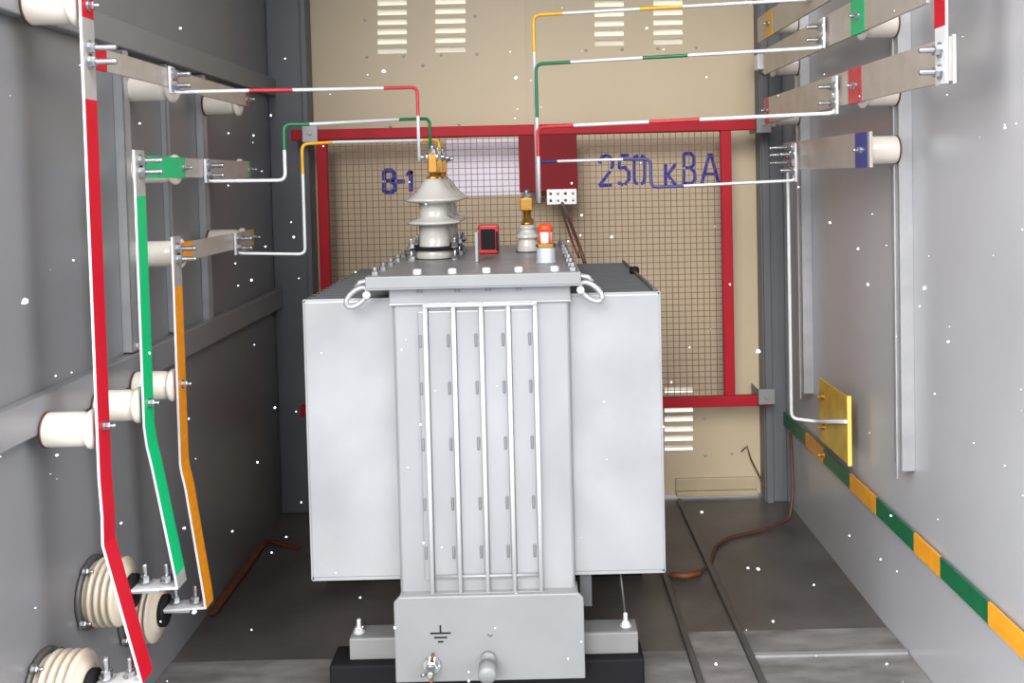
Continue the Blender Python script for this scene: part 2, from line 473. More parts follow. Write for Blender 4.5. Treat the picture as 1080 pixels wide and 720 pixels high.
# rows on the lower beam
YR,YG,YO=1.775,1.985,2.175
for y,px,py,who in ((YR,92,452,'red'),(YG,138,427,'green'),(YO,177,406,'orange')):
    insulator(px,py,y,xi0,XBAR-.006,'cream standoff insulator on the lower beam behind the %s busbar'%who,'insulators on the lower beam')
insulator(80,5,YR,xi0,XBAR-.006,'cream standoff insulator at the top of the red busbar on the upper beam','insulators on the upper beam',r=.036)

# vertical flat busbars, bent inwards at the foot
def vbar(name,label,y,pts,th,w,segmats,mats):
    """pts: list of (x,z) of the wall-side face; w: width in Y from y"""
    t=thing(name,label,'busbar',(pts[-1][0],y+w/2,pts[-1][1]),'vertical busbars on the left wall')
    P=[V((p[0],0,p[1])) for p in pts]; A=[];B=[]
    for i,p in enumerate(P):
        d1=(P[i]-P[i-1]).normalized() if i else (P[1]-P[0]).normalized()
        d2=(P[i+1]-P[i]).normalized() if i<len(P)-1 else d1
        n1=V((-d1.z,0,d1.x)); n2=V((-d2.z,0,d2.x)); n=(n1+n2)
        n=n.normalized()/max(.35,n.normalized().dot(n1))
        A.append(p); B.append(p+n*th)
    b=MB()
    y0,y1=y,y+w
    for i in range(len(P)-1):
        q=[A[i],A[i+1],B[i+1],B[i]]
        lo=[b.bm.verts.new(V((c.x,y0,c.z))) for c in q]; hi=[b.bm.verts.new(V((c.x,y1,c.z))) for c in q]
        b.face(lo,0); b.face(hi,0)
        b.face([lo[0],lo[1],hi[1],hi[0]],segmats[i]); b.face([lo[3],lo[2],hi[2],hi[3]],segmats[i] or 2)
        if i==0: b.face([lo[0],lo[3],hi[3],hi[0]],0)
        if i==len(P)-2: b.face([lo[1],lo[2],hi[2],hi[1]],0)
    bmesh.ops.remove_doubles(b.bm,verts=b.bm.verts[:],dist=1e-5)
    b.build('bar',mats,t)
    return t
def bolts_x(t,pts,x,d=1,r=.008,L=.034,M=None):
    for y,z in pts:
        b=MB(); b.hexbolt((x,y,z),(d,0,0),r,L,.009); b.build('bolt',M or M_zinc,t)
W=.048
def zat(px,py,y): return at(px,py,y).z
y=YR-W/2
xk=at(147,718,y).x
zr=[zat(86,-60,y),zat(86,17,y),zat(86,104,y),zat(104,505,y),zat(106,545,y),zat(110,575,y),zat(148,718,y)]
rz=zr
vr=vbar('vertical_busbar','long red flat busbar nearest the opening on the left wall',y,
    [(XBAR,rz[0]),(XBAR,rz[1]),(XBAR,rz[2]),(XBAR,rz[3]),(XBAR+.003,rz[4]),(at(109,575,y).x-.004,rz[5]),(xk,rz[6]),(xk-.09,rz[6]-.012)],.005,W,[1,0,1,1,1,1,0],[M_alu,M_bred,M_bare])
bolts_x(vr,[(YR,zat(104,449,YR)),(YR,zat(90,6,YR))],XBAR+.005,1,.006,.02)
y=YG-W/2; gx=at(185,616,y).x
vg=vbar('vertical_busbar','long green flat busbar between the red and orange ones',y,
    [(XBAR,zat(134,158,y)),(XBAR,zat(136,207,y)),(XBAR,zat(146,450,y)),(XBAR+.004,zat(147,470,y)),(XBAR+.014,zat(151,495,y)),(gx-.003,zat(186,608,y)),(gx,zat(188,619,y)),(gx-.105,zat(140,622,y))],.005,W,[0,1,1,1,1,0,0],[M_alu,M_bgrn,M_bare])
bolts_x(vg,[(YG,zat(146,425,YG))],XBAR+.005,1,.006,.02)
y=YO-W/2; ox=at(215,637,y).x
vo=vbar('vertical_busbar','long orange flat busbar, farthest back of the vertical three',y,
    [(XBAR,zat(174,250,y)),(XBAR,zat(176,303,y)),(XBAR,zat(180,490,y)),(XBAR+.003,zat(181,500,y)),(XBAR+.010,zat(184,515,y)),(ox-.002,zat(214,630,y)),(ox,zat(215,640,y)),(ox-.10,zat(170,643,y))],.005,W,[0,1,1,1,1,1,0],[M_alu,M_borg,M_bare])
bolts_x(vo,[(YO,zat(180,405,YO))],XBAR+.005,1,.006,.02)

# ribbed wall bushings under the feet of the vertical bars
def wall_bushing(y,zc,x1,label,t_foot,zf):
    t=thing('wall_bushing',label,'bushing',(XL,y,zc-.085),'ribbed wall bushings under the vertical busbars')
    L=x1-.03-XL-.005; prof=[(.060,0),(.064,.004)]
    n=4; st=.012; step=(L-.02)/n
    for i in range(n):
        a=st+i*step
        prof+=[(.052,a),(.066,a+step*.12),(.071,a+step*.38),(.069,a+step*.66),(.060,a+step*.86),(.052,a+step*.97)]
    prof+=[(.048,L-.004),(.03,L)]
    b=MB(); b.lathe(prof,(XL+.005,y,zc),(1,0,0),36); b.build('porcelain_body',M_porc2,t)
    b=MB(); b.lathe([(.076,0),(.076,.006),(.068,.009)],(XL+.0005,y,zc),(1,0,0),32)
    b.build('flange',M_rail,t)
    for a in range(4):
        c=V((XL+.006,y+.073*math.cos(a*PI/2+.6),zc+.073*math.sin(a*PI/2+.6))); bb=MB(); bb.hexbolt(c,(1,0,0),.006,.018,.007); bb.build('flange_bolt',M_zinc,t)
    b=MB(); b.lathe([(.036,0),(.036,.010),(.02,.012)],(XL+.005+L,y,zc),(1,0,0),24); b.build('end_cap',M_black,t)
    # flat terminal tongue carrying the bar's foot
    b=MB(); xs=XL+.005+L+.008; b.bbox((xs,y-.022,zf-.010),(x1+.04,y+.022,zf-.0015),.0015); b.build('terminal_tongue',M_galv,t)
    for k in (0,1):
        bb=MB(); bb.hexbolt((x1+.001+.046*k,y+.004,zf+.0065),(0,0,1),.0085,.036,.010); bb.build('bolt',M_zinc,t_foot)
for (t,y,bx,zf,who) in ((vr,YR,xk,rz[6]-.012,'red'),(vg,YG,gx,zat(140,622,YG-W/2),'green'),(vo,YO,ox,zat(170,643,YO-W/2),'orange')):
    wall_bushing(y,zf-.012,bx-.075,'cream ribbed porcelain wall bushing at the foot of the %s busbar'%who,t,zf)

# upright rails on the left wall
def rail_v(px,y0,py_top,py_bot,x,label,group,w=.028,dpt=.022,M=None,name='wall_rail',sgn=1):
    z1=py_top; z0=at(px,py_bot,y0).z
    b=MB()
    b.box((x,y0,z0),(x+sgn*dpt,y0+.004,z1)); b.box((x,y0+w-.004,z0),(x+sgn*dpt,y0+w,z1)); b.box((x+sgn*(dpt-.004),y0,z0),(x+sgn*dpt,y0+w,z1))
    b.lathe([(.009,0),(.009,.007)],V((x+sgn*dpt,y0+w/2,z0+.012)),(sgn,0,0),6,0,False)
    o=b.build(name,M or M_galv,bevel=.0015); tag(o,label,'rail',group)
rail_v(131,2.185,zb_hi-.034,372,XL,'pale upright rail on the left wall beside the green busbar','upright rails on the left wall',.035,.024)
rail_v(193,2.46,zb_hi-.034,350,XL,'narrow grey upright rail in the middle of the left wall','upright rails on the left wall',.02,.016)
rail_v(221,2.72,zb_hi-.034,356,XL,'grey upright rail on the left wall nearest the back doors','upright rails on the left wall',.03,.022)

# horizontal flat busbars on the left
HB={}
def hbar_left(y0,y1,pa,pb,hh,label,paint,bolt_y,M):
    """bar along Y on plane XBAR; pa/pb = (px,py) of the centre line ends"""
    za=atx(pa[0],pa[1],XBAR).z; zb=atx(pb[0],pb[1],XBAR).z; z=(za+zb)/2
    t=thing('horizontal_busbar',label,'busbar',(XBAR,(y0+y1)/2,z-hh),'horizontal busbars on the left wall')
    x0,x1=XBAR-.0065,XBAR-.0008
    b=MB(); b.box((x0,y0,z-hh),(x1,y1,z+hh)); b.build('bar',M_alu2,t,bevel=.0008)
    for a,c in paint:
        b=MB(); b.box((x0-.0004,a,z-hh-.0005),(x1+.0005,c,z+hh+.0005)); b.build('paint_band',M,t)
    for yy in bolt_y:
        b=MB(); b.hexbolt((x1,yy,z),(1,0,0),.006,.022,.006); b.build('bolt',M_zinc,t)
    return t,z
tr,zr_=hbar_left(YR-.012,2.79,(124,64),(262,107),.0215,'upper horizontal busbar on the left wall with red painted ends',[(1.805,1.86),(2.19,2.23),(2.765,2.785)],[2.775],M_bred)
tg,zg_=hbar_left(YG-.012,2.79,(160,177),(262,178),.0235,'middle horizontal busbar on the left wall with a broad green painted stretch',[(2.012,2.26),(2.765,2.785)],[2.245,2.775],M_bgrn)
to,zo_=hbar_left(YO-.012,2.80,(195,263),(250,256),.0225,'lower horizontal busbar on the left wall with an orange painted band',[(2.215,2.29),(2.775,2.795)],[2.785],M_borg)
bolts_x(vr,[(YR,zr_+.013),(YR,zr_-.013)],XBAR+.005,1,.0085,.048)
bolts_x(vg,[(YG,zg_+.012),(YG,zg_-.012)],XBAR+.005,1,.0085,.045)
bolts_x(vo,[(YO,zo_+.012),(YO,zo_-.012)],XBAR+.005,1,.0085,.042)
for z,who in ((zr_,'upper'),(zg_,'middle'),(zo_,'lower')):
    for y,rail,wh in ((2.16 if z!=zo_ else 2.155,XL+.0,'near'),(2.735,XL+.022,'far')):
        if wh=='near': y=2.24 if who!='lower' else 2.25
        zz=z-.016 if who=='upper' else z-.004
        insulator(0,None,y,XL+(0 if wh=='near' else .022),XBAR-.0065,'cream standoff insulator behind the %s end of the %s horizontal busbar'%(wh,who),'insulators behind the left horizontal busbars',r=.031,up=zz)

# ------------------------------------------------------------------ right wall
XRB=.795                                     # face of the right busbars
def hbar_right(y0,y1,ref,hh,label,bands,M):
    z=atx(ref[0],ref[1],XRB).z
    t=thing('flat_busbar',label,'busbar',(XRB,(y0+y1)/2,z-hh),'busbars on the right wall')
    b=MB(); b.box((XRB,y0,z-hh),(XRB+.007,y1,z+hh)); b.build('bar',M_alu2,t,bevel=.0008)
    for a,c in bands:
        b=MB(); b.box((XRB-.0006,a,z-hh-.0006),(XRB+.0076,c,z+hh+.0006)); b.build('paint_band',M,t)
        b=MB(); b.hexbolt((XRB-.0006,(a+c)/2,z),(-1,0,0),.006,.016,.006); b.build('bolt',M_zinc,t)
    return t,z
rails_y=(2.30,3.14)
HBW=.042
bY,zY=hbar_right(2.30,3.30,(812,24),HBW,'topmost flat busbar on the right wall, marked with yellow',[(3.10,3.19)],M_tape_y)
bG,zG=hbar_right(1.90,3.22,(910,14),HBW,'flat busbar on the right wall marked with a green band',[(2.25,2.345)],M_bgrn)
bR,zR=hbar_right(1.80,3.22,(909,88),HBW,'long flat busbar on the right wall marked with a red band',[(2.275,2.37),(3.16,3.21)],M_tape_r)
bB,zB=hbar_right(2.225,2.98,(912,158),HBW,'lowest flat busbar on the right wall marked with a blue band',[(2.24,2.325)],M_tape_b)
XRI=XR-.035
for z,who in ((zY,'topmost'),(zG,'green marked'),(zR,'red marked'),(zB,'lowest')):
    for y,wh in ((2.31,'near'),(3.155,'far')):
        if who=='lowest' and wh=='far': continue
        if who=='topmost' and wh=='near': continue
        zz=z-(.018 if who in('green marked','red marked') else 0)
        insulator(0,None,y,XRI,XRB+.007,'cream standoff insulator behind the %s end of the %s right busbar'%(wh,who),'insulators on the right wall',r=.034,up=zz)
def strut(y0,w,zbot,label):
    b=MB(); x=XR; d=.035
    b.box((x-d,y0,zbot),(x-d+.003,y0+w,ZT-.01)); b.box((x-d,y0,zbot),(x,y0+.003,ZT-.01)); b.box((x-d,y0+w-.003,zbot),(x,y0+w,ZT-.01))
    b.box((x-d-.004,y0+w*.42,zbot-.025),(x-d,y0+w*.58,ZT-.01)) if zbot<.8 else None
    tag(b.build('wall_rail',M_galv,bevel=.001),label,'rail','upright rails on the right wall')
strut(2.30,.042,zat(952,497,2.30),'tall pale galvanised rail on the right wall nearest the opening')
strut(3.135,.058,zat(853,415,3.135),'shorter grey rail on the right wall behind the yellow plate')
# red end bar rising out of view at the near end of the red busbar
t=thing('riser_busbar','white edged upright busbar with red paint at the near end of the right wall','busbar',(XRB,1.80,zR-.045))
zt_=ZT-.05; y0=1.825
b=MB(); b.box((XRB-.006,y0-.024,zR-.046),(XRB-.0005,y0+.024,zt_)); b.build('bar',M_alu,t,bevel=.0008)
b=MB(); b.box((XRB-.0066,y0-.0235,zat(985,29,1.83)),(XRB,y0+.0246,zt_)); b.build('paint_band',M_bred,t)
b=MB(); b.box((XRB+.0075,y0-.024,zR-.046),(XRB+.0135,y0+.024,zR+.046)); b.build('backing_plate',M_alu,t)
for dz in (-.022,.020):
    b=MB(); b.hexbolt((XRB-.006,y0,zR+dz),(-1,0,0),.009,.040,.010); b.build('bolt',M_zinc,t)

# striped earthing strip
ze=atx(1010,617,XR-.016).z
t=thing('earthing_strip','green and orange striped earthing strip running along the right wall','strip',(XR-.012,2.4,ze))
px_=[1150,1080+12,1041,990,963,923,896,868,850,836]
ys=[atx(p,500,XR-.014).y for p in px_]
ys[0]=YF+.01
b=MB(); b.box((XR-.0135,YF+.01,ze-.0235),(XR-.009,YB-.075,ze+.0235)); b.build('bar',M_stg,t)
cols=[M_stg,M_sto,M_stg,M_sto,M_stg,M_sto,M_stg,M_sto,M_stg]
for i in range(len(ys)-1):
    if cols[i] is M_sto:
        b=MB(); b.box((XR-.0142,ys[i],ze-.0242),(XR-.0083,ys[i+1],ze+.0242)); b.build('paint_band',M_sto,t,label='orange painted band')
for yy in (1.5,2.2,2.9,3.3):
    b=MB(); b.box((XR-.009,yy-.015,ze-.015),(XR,yy+.015,ze+.015)); b.build('spacer',M_galv,t)

# yellow earthing plate
XP=.885
pa=atx(893,418,XP); pb=atx(893,489,XP); pc=atx(864,402,XP)
t=thing('earthing_plate','yellow painted steel plate standing off the right wall','plate',(XP,(pa.y+pc.y)/2,pb.z))
b=MB(); b.box((XP,pa.y,pb.z),(XP+.004,pc.y,pa.z)); b.box((XP,pa.y-.004,pb.z-.004),(XP+.012,pa.y+.0,pa.z+.002),1)
b.box((XP+.004,pa.y+.12,pb.z+.03),(XR-.0005,pa.y+.14,pa.z-.03)); b.build('plate',[M_yellow,M_edgey],t,bevel=.0008)
zc=at(862,444,(pa.y+pc.y)/2).z
for py in (404+15,452,482):
    z_=atx(880,py+8,XP).z
    b=MB(); b.hexbolt((XP,pc.y-.04,z_),(-1,0,0),.006,.018,.006); b.build('bolt',M_brass,t)

# ------------------------------------------------------------------ transformer
YT=2.16
def X(px,y=YT,py=450): return at(px,py,y).x
def Z(py,y=YT,px=510): return at(px,py,y).z
tx0,tx1=X(416),X(604)
zl=at(497,300,YT).z                     # underside of the lid
zs=at(515,622,YT).z                     # top of the skirt
YE=2.98
tf=thing('transformer','silver grey power transformer with finned sides standing in the middle of the room','transformer',((tx0+tx1)/2,(YT+YE)/2,0))
ztk=at(505,319,YT).z
b=MB()
b.bbox((tx0+.002,YT+.003,zs-.07),(tx1-.002,YE-.003,ztk+.01),.008)
b.box((tx0-.004,YT-.003,ztk),(tx1+.002,YE+.003,zl-.006))
b.box((tx0-.006,YT-.006,ztk-.003),(tx1+.004,YE,ztk+.003))
b.build('tank',M_tank,tf,bevel=.003)
# embossed end panel with shallow folds
xs=[X(p) for p in (452,481.5,510.5,539,567)]
zt1=Z(321); zt0=Z(622)
b=MB()
for i in range(4):
    b.bbox((xs[i]+.004,YT-.002,zt0+.025),(xs[i+1]-.004,YT+.006,zt1-.012),.003)
b.bbox((xs[0]-.018,YT-.003,zt0+.025),(xs[0]-.003,YT+.006,zt1-.012),.003)
b.build('end_panel',M_tank,tf)
for i in range(5):
    b=MB(); b.tube([(xs[i],YT-.009,zt1+.006),(xs[i],YT-.009,zt0-.006)],.0052,10); b.build('stiffening_rod',M_rod,tf)
    for py in (358,408,467,530,581):
        zz=Z(py); c=V((xs[i]-.0135,YT-.0035,zz)); h2=.012
        bb=MB(); k=.0036
        ring=[V((c.x+k*math.cos(a),c.y,zz+(h2 if 0<=a<=PI else -h2)+k*math.sin(a))) for a in [j*PI/5 for j in range(10)]]
        ring2=[V((c.x+(p.x-c.x)*.5,c.y-.002,zz+(p.z-zz)*.86)) for p in ring]
        r1=[bb.bm.verts.new(p) for p in ring]; r2=[bb.bm.verts.new(p) for p in ring2]; r3=[bb.bm.verts.new(V((c.x+(p.x-c.x)*.25,c.y+.003,zz+(p.z-zz)*.8))) for p in ring]
        for j in range(10):
            q=(j+1)%10; bb.face([r1[j],r1[q],r2[q],r2[j]],0,True); bb.face([r2[j],r2[q],r3[q],r3[j]],0,True)
        bb.face(r3,0); bb.build('embossed_slot',M_dimple,tf)
for zz,yo in ((zt1+.001,-.0095),(zt0-.004,-.0095)):
    b=MB(); b.tube([(xs[0]-.004,YT+yo-.004,zz),(xs[4]+.004,YT+yo-.004,zz)],.0042,8); b.build('cross_rod',M_rod,tf)
b=MB(); b.tube([(xs[0]+.01,YT-.006,Z(606)),(xs[4]-.006,YT-.006,Z(606))],.004,8); b.build('cross_rod',M_tank,tf)

# cooling fins, each a hollow pressed plate
lx0=X(321,2.19,320); lx1=tx0+.004; lz1=Z(317,2.19,360); lz0=Z(610,2.19,370)
rx0=tx1-.004; rx1=X(696,2.19,310); rz1=Z(310,2.19,650); rz0=Z(602,2.19,655)
lz1=rz1=(lz1+rz1)/2; lz0=rz0=(lz0+rz0)/2
rx1=X(698,2.19,420); lx0=X(323,2.19,420)
NF=16; pf=(2.93-2.19)/(NF-1)
def fin_mesh(x0,x1,z0,z1,y,outer):
    b=MB(); th=.011
    b.bbox((x0,y,z0),(x1,y+th,z1),.004)
    xe=x0 if outer<0 else x1-.006
    # seam flange round the outer rim
    b.bbox((xe-.002 if outer<0 else xe,y+.001,z0-.003),(xe+.006 if outer<0 else xe+.008,y+.005,z1+.003),.001)
    b.bbox((x0,y+.001,z0-.006),(x1,y+.005,z0+.006),.001); b.bbox((x0,y+.001,z1-.005),(x1,y+.005,z1+.004),.001)
    return b
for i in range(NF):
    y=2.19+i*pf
    mf=M_fin if i==0 else M_fin_shade
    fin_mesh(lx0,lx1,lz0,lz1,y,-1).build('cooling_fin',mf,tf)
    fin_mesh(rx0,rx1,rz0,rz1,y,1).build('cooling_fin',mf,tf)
for x0,x1 in ((rx1-.016,rx1-.008),):
    b=MB(); b.tube([((x0+x1)/2,2.188,lz1+.008),((x0+x1)/2,2.95,lz1+.008)],.004,8); b.build('fin_tie_rod',M_rail,tf)
# lid
zl1=at(497,289,2.12).z; lx_0=X(385,2.12,295); lx_1=X(613,2.12,290)
b=MB(); b.box((lx_0,2.12,zl),(lx_1,3.02,zl+.006)); b.bbox((lx_0,2.12,zl+.004),(lx_1,3.02,zl1),.004)
b.box((lx_0-.001,2.118,zl-.003),(lx_1+.001,2.126,zl+.006),1)
b.build('lid',[M_lid,M_tank],tf)
b=MB(); b.bbox((lx_0+.0005,2.115,zl),(lx_1-.0005,2.121,zl1-.001),.002); b.build('lid_edge',M_skirt,tf)
for px in (440,477,513,547,585):
    xx=X(px,2.15,288); b=MB(); b.lathe([(.010,0),(.010,.009),(.008,.011),(0,.012)],(xx,2.150,zl1),(0,0,1),10,0,False); b.build('lid_bolt',M_alu,tf)
for px in (441,481,514,547):
    xx=X(px,2.13,305)
    b=MB(); b.box((xx-.006,YT-.008,zl-.016),(xx-.003,YT-.002,zl-.004)); b.box((xx+.003,YT-.008,zl-.016),(xx+.006,YT-.002,zl-.004)); b.build('clip',M_chan,tf)
for i in range(8):
    yy=2.15+i*.12
    for xx in (lx_0+.018,lx_1-.018):
        b=MB(); b.lathe([(.010,0),(.010,.008),(.008,.010),(.005,.010),(.005,.018),(0,.018)],(xx,yy,zl1),(0,0,1),10,0,False); b.build('lid_bolt',M_zinc,tf)
# curled lifting lugs at the lid corners
def lug(sx,yy):
    xe=lx_0 if sx<0 else lx_1
    c=V((xe+sx*.022,yy,zl-.006))
    b=MB(); pts=[]
    for k in range(15):
        a=math.radians(140-k*23); rr=.020+.0
        pts.append(V((c.x+sx*(-rr*1.35*math.cos(a))*1.0,yy,c.z+rr*math.sin(a)-.004*k/3)))
    pts=[V((xe-sx*.012,yy,zl1-.002)),V((xe+sx*.010,yy,zl1+.001))]+pts[3:]
    b.tube(pts,.0055,8); 
    b.build('lifting_lug',M_galv,tf)
    b=MB(); b.lathe([(.008,0),(.008,.014),(.005,.015)],(xe-sx*.008,yy-.006,zl-.020),(0,-1,0),10); b.build('lug_pin',M_alu,tf)
def lug2(sx,yy,nm='lifting_lug'):
    """flat curled hook plate: closed ring hanging off the lid corner"""
    xe=lx_0 if sx<0 else lx_1
    b=MB()
    # arm from lid corner curling down and out
    arm=[(-.02,.016),(.0,.017),(.016,.014),(.026,.002)]
    b.tube([V((xe+sx*u,yy+.012,zl+v-.002)) for u,v in arm],.0065,8)
    ring=[]; cx,cz=.022,-.020
    for k in range(21):
        a=2*PI*k/20; u=.030*math.cos(a); v=.015*math.sin(a); rt=math.radians(-38)
        ring.append(V((xe+sx*(cx+u*math.cos(rt)-v*math.sin(rt)),yy,zl+cz+u*math.sin(rt)+v*math.cos(rt))))
    b.tube(ring,.0060,8)
    b.build(nm,M_galv,tf)
    b=MB(); b.lathe([(.009,0),(.009,.012),(.006,.014)],(xe-sx*.002,yy-.004,zl-.014),(0,-1,0),10); b.build('lug_pin',M_alu,tf)
lug2(-1,2.135); lug2(1,2.135)
# base skirt
sx0,sx1=X(416,2.13,670),X(616.5,2.13,670); sz0=Z(718,2.13); 
b=MB()
poly=[(sx0,2.13,sz0),(sx1,2.13,sz0),(sx1,2.13,zs-.012),(sx1-.012,2.13,zs+.001),(sx0+.012,2.13,zs+.001),(sx0,2.13,zs-.012)]
b.extrude_poly(poly,(0,.012,0)); b.box((sx0+.012,2.142,zs-.06),(sx1-.012,2.2,zs)); 
b.build('base_skirt',M_skirt,tf,bevel=.003)
# earth symbol
b=MB(); ex=X(464.5,2.128,667); 
for py,hw_ in ((667.5,11),(672,7),(676.5,3)):
    zz=Z(py,2.13,464); k=2.13/FPX; b.box((ex-hw_*k,2.1292,zz-.0018),(ex+hw_*k,2.1305,zz+.0018))
b.box((ex-.0018,2.1292,Z(667,2.13,464)),(ex+.0018,2.1305,Z(659,2.13,464))); b.build('earth_symbol',M_black,tf,label='black painted earth symbol')
b=MB(); ex2=X(517,2.128,670); zz=Z(670,2.13,517); b.bar((ex2-.006,2.1297,zz+.003),(ex2,2.1297,zz-.002),.0025,.001,(0,1,0)); b.bar((ex2,2.1297,zz-.002),(ex2+.006,2.1297,zz+.002),.0025,.001,(0,1,0)); b.build('painted_mark',M_rail,tf,label='small dark painted tick')
# earthing bolt
p=at(456,700,2.13)
b=MB(); b.lathe([(.020,0),(.020,.004)],V((p.x,2.13,p.z)),(0,-1,0),20); b.build('earth_washer',M_zinc,tf)
b=MB(); b.hexbolt(V((p.x,2.126,p.z)),(0,-1,0),.0115,.045,.013); b.hexbolt(V((p.x,2.106,p.z)),(-.55,-.8,0),.007,.03,.008,False); b.build('earth_bolt',M_zinc,tf)
b=MB(); b.tube([(p.x+.0,2.12,p.z+.012),(p.x+.003,2.117,p.z+.030)],.0035,8); b.tube([(p.x,2.112,p.z-.012),(p.x-.002,2.10,p.z-.05)],.004,8); b.build('earth_lead',M_rust,tf)
# drain valve
p=at(515,694,2.13)
b=MB(); b.lathe([(.018,0),(.018,.008),(.0135,.010),(.0135,.03),(.0205,.031),(.0205,.062),(.018,.066),(.0,.067)],V((p.x,2.13,p.z)),V((0,-1,-.12)),20); b.build('drain_valve',M_skirt,tf)
# undercarriage channels and skids
cx0,cx1=X(369,2.22,680),X(673,2.22,680); cz1=Z(672,2.22,400); cz0=Z(694,2.22,400)
for yy in (2.215,2.90):
    b=MB(); b.box((cx0,yy,cz0),(cx1,yy+.006,cz1)); b.box((cx0,yy+.006,cz1-.007),(cx1,yy+.07,cz1)); b.box((cx0,yy+.006,cz0),(cx1,yy+.07,cz0+.007))
    b.build('carriage_channel',M_chan,tf,bevel=.002)
for px in (379,660):
    xx=X(px,2.25,668); b=MB(); b.hexbolt((xx,2.25,cz1),(0,0,1),.008,.03,.008); b.build('carriage_bolt',M_alu,tf)
    if px<500: continue
    b=MB(); b.tube([(xx,2.25,cz1+.02),(xx-.01*(1 if px>500 else -3.2),2.32,lz0+.01)],.003,8); b.build('tie_wire',M_rail,tf)
for yy in (2.19,2.86):
    b=MB(); b.bbox((X(347,yy,710),yy,.0),(X(680,yy,710),yy+.10,cz0-.0005),.006); b.build('skid_beam',M_black,tf)
b=MB(); b.box((tx0+.02,2.25,cz1),(tx1-.02,2.9,zs-.05)); b.build('underframe',M_chan,tf)
b=MB(); b.box((X(612,2.25,620),2.25,cz1+.05),(X(624,2.25,620),2.28,lz0+.05)); b.build('side_bracket',M_post,tf)

# ---- high voltage bushings
xhv=at(458,240,2.57).x
ztop=None
HV=(2.57,2.72,2.87)
for i,yy in enumerate(HV):
    z0=zl1
    prof=[(.050,0),(.053,.004),(.053,.020),(.046,.030),(.041,.034),(.041,.088)]
    prof+=[(.043,.090),(.066,.093),(.073,.096),(.073,.099),(.064,.103),(.045,.109),(.039,.114),(.039,.148)]
    prof+=[(.041,.150),(.068,.153),(.075,.157),(.075,.160),(.066,.165),(.050,.178),(.038,.192),(.030,.205),(.022,.215),(.012,.217)]
    b=MB(); b.lathe(prof,(xhv,yy,z0),(0,0,1),36); bush=b.build('high_voltage_bushing',M_porcg,tf)
    b=MB(); b.lathe([(.052,.0),(.052,.004)],(xhv,yy,z0),(0,0,1),28); b.build('gasket',M_rubber,bush)
    b=MB(); b.lathe([(.043,.028),(.064,.026),(.066,.030),(.064,.035),(.043,.034)],(xhv,yy,z0),(0,0,1),28); b.build('clamp_ring',M_black,bush)
    for a in range(3):
        aa=math.radians(215+a*120 if a<2 else 90); 
        aa=[math.radians(218),math.radians(322),math.radians(90)][a]
        c=V((xhv+.074*math.cos(aa),yy+.074*math.sin(aa),z0))
        bb=MB(); bb.cyl(c,c+V((0,0,.03)),.0045,seg=8); bb.hexbolt(c+V((0,0,.0)),(0,0,1),.008,.014,.008,True,0,False); bb.hexbolt(c+V((0,0,.032)),(0,0,1),.007,.026,.010); bb.build('clamp_stud',M_zinc,bush)
        bb=MB(); bb.bar(c+V((0,0,.031)),V((xhv+.045*math.cos(aa),yy+.045*math.sin(aa),z0+.031)),.018,.006); bb.build('clamp_dog',M_black,bush)
    b=MB(); b.lathe([(.016,.214),(.016,.222),(.009,.223),(.009,.262),(.0,.262)],(xhv,yy,z0),(0,0,1),14); b.build('terminal_stud',M_brass if i!=2 else M_copper,bush)
    b=MB(); b.bbox((xhv-.012,yy-.011,z0+.232),(xhv+.012,yy+.011,z0+.284),.003); b.build('terminal_clamp',M_brass,bush)
    b=MB(); b.hexbolt((xhv-.012,yy,z0+.275),(-1,0,0),.007,.02,.008); b.hexbolt((xhv+.012,yy,z0+.275),(1,0,0),.007,.02,.008); b.hexbolt((xhv,yy,z0+.284),(0,0,1),.008,.022,.009); b.build('terminal_bolt',M_zinc,bush)
zhv=zl1+.27
# spark gap horn beside the bushings
b=MB(); p=at(484,208,2.75); b.tube([p,at(476,196,2.75),at(470,205,2.75)],.003,8); b.build('arcing_horn',M_brown,tf)
b=MB(); b.tube([at(465,190,2.70),at(481,216,2.70)],.0018,6); b.build('arcing_wire',M_alu,tf)

# ---- low voltage bushings
LV=(2.72,2.80,2.88,2.96)
xlv=at(556,240,2.72).x
for i,yy in enumerate(LV):
    z0=zl1; xq=xlv+.0006*i
    prof=[(.030,0),(.032,.004),(.029,.024),(.026,.034),(.026,.038),(.033,.041),(.034,.045),(.027,.052),(.022,.060),(.020,.066),(.024,.069),(.022,.074),(.014,.080)]
    b=MB(); b.lathe(prof,(xq,yy,z0),(0,0,1),28); lb=b.build('low_voltage_bushing',M_porcg,tf)
    b=MB(); b.lathe([(.0345,0),(.0345,.003)],(xq,yy,z0),(0,0,1),24); b.build('gasket',M_rubber,lb)
    b=MB(); b.lathe([(.017,.078),(.017,.085),(.011,.086),(.011,.135),(.0,.136)],(xq,yy,z0),(0,0,1),16); b.build('terminal_stud',M_brass,lb)
    b=MB(); b.bbox((xq-.020,yy-.018,z0+.118),(xq+.017,yy+.018,z0+.155),.004); b.build('terminal_clamp',M_brass,lb)
    b=MB(); b.hexbolt((xq,yy,z0+.155),(0,0,1),.009,.022,.009); b.build('terminal_bolt',M_zinc,lb)

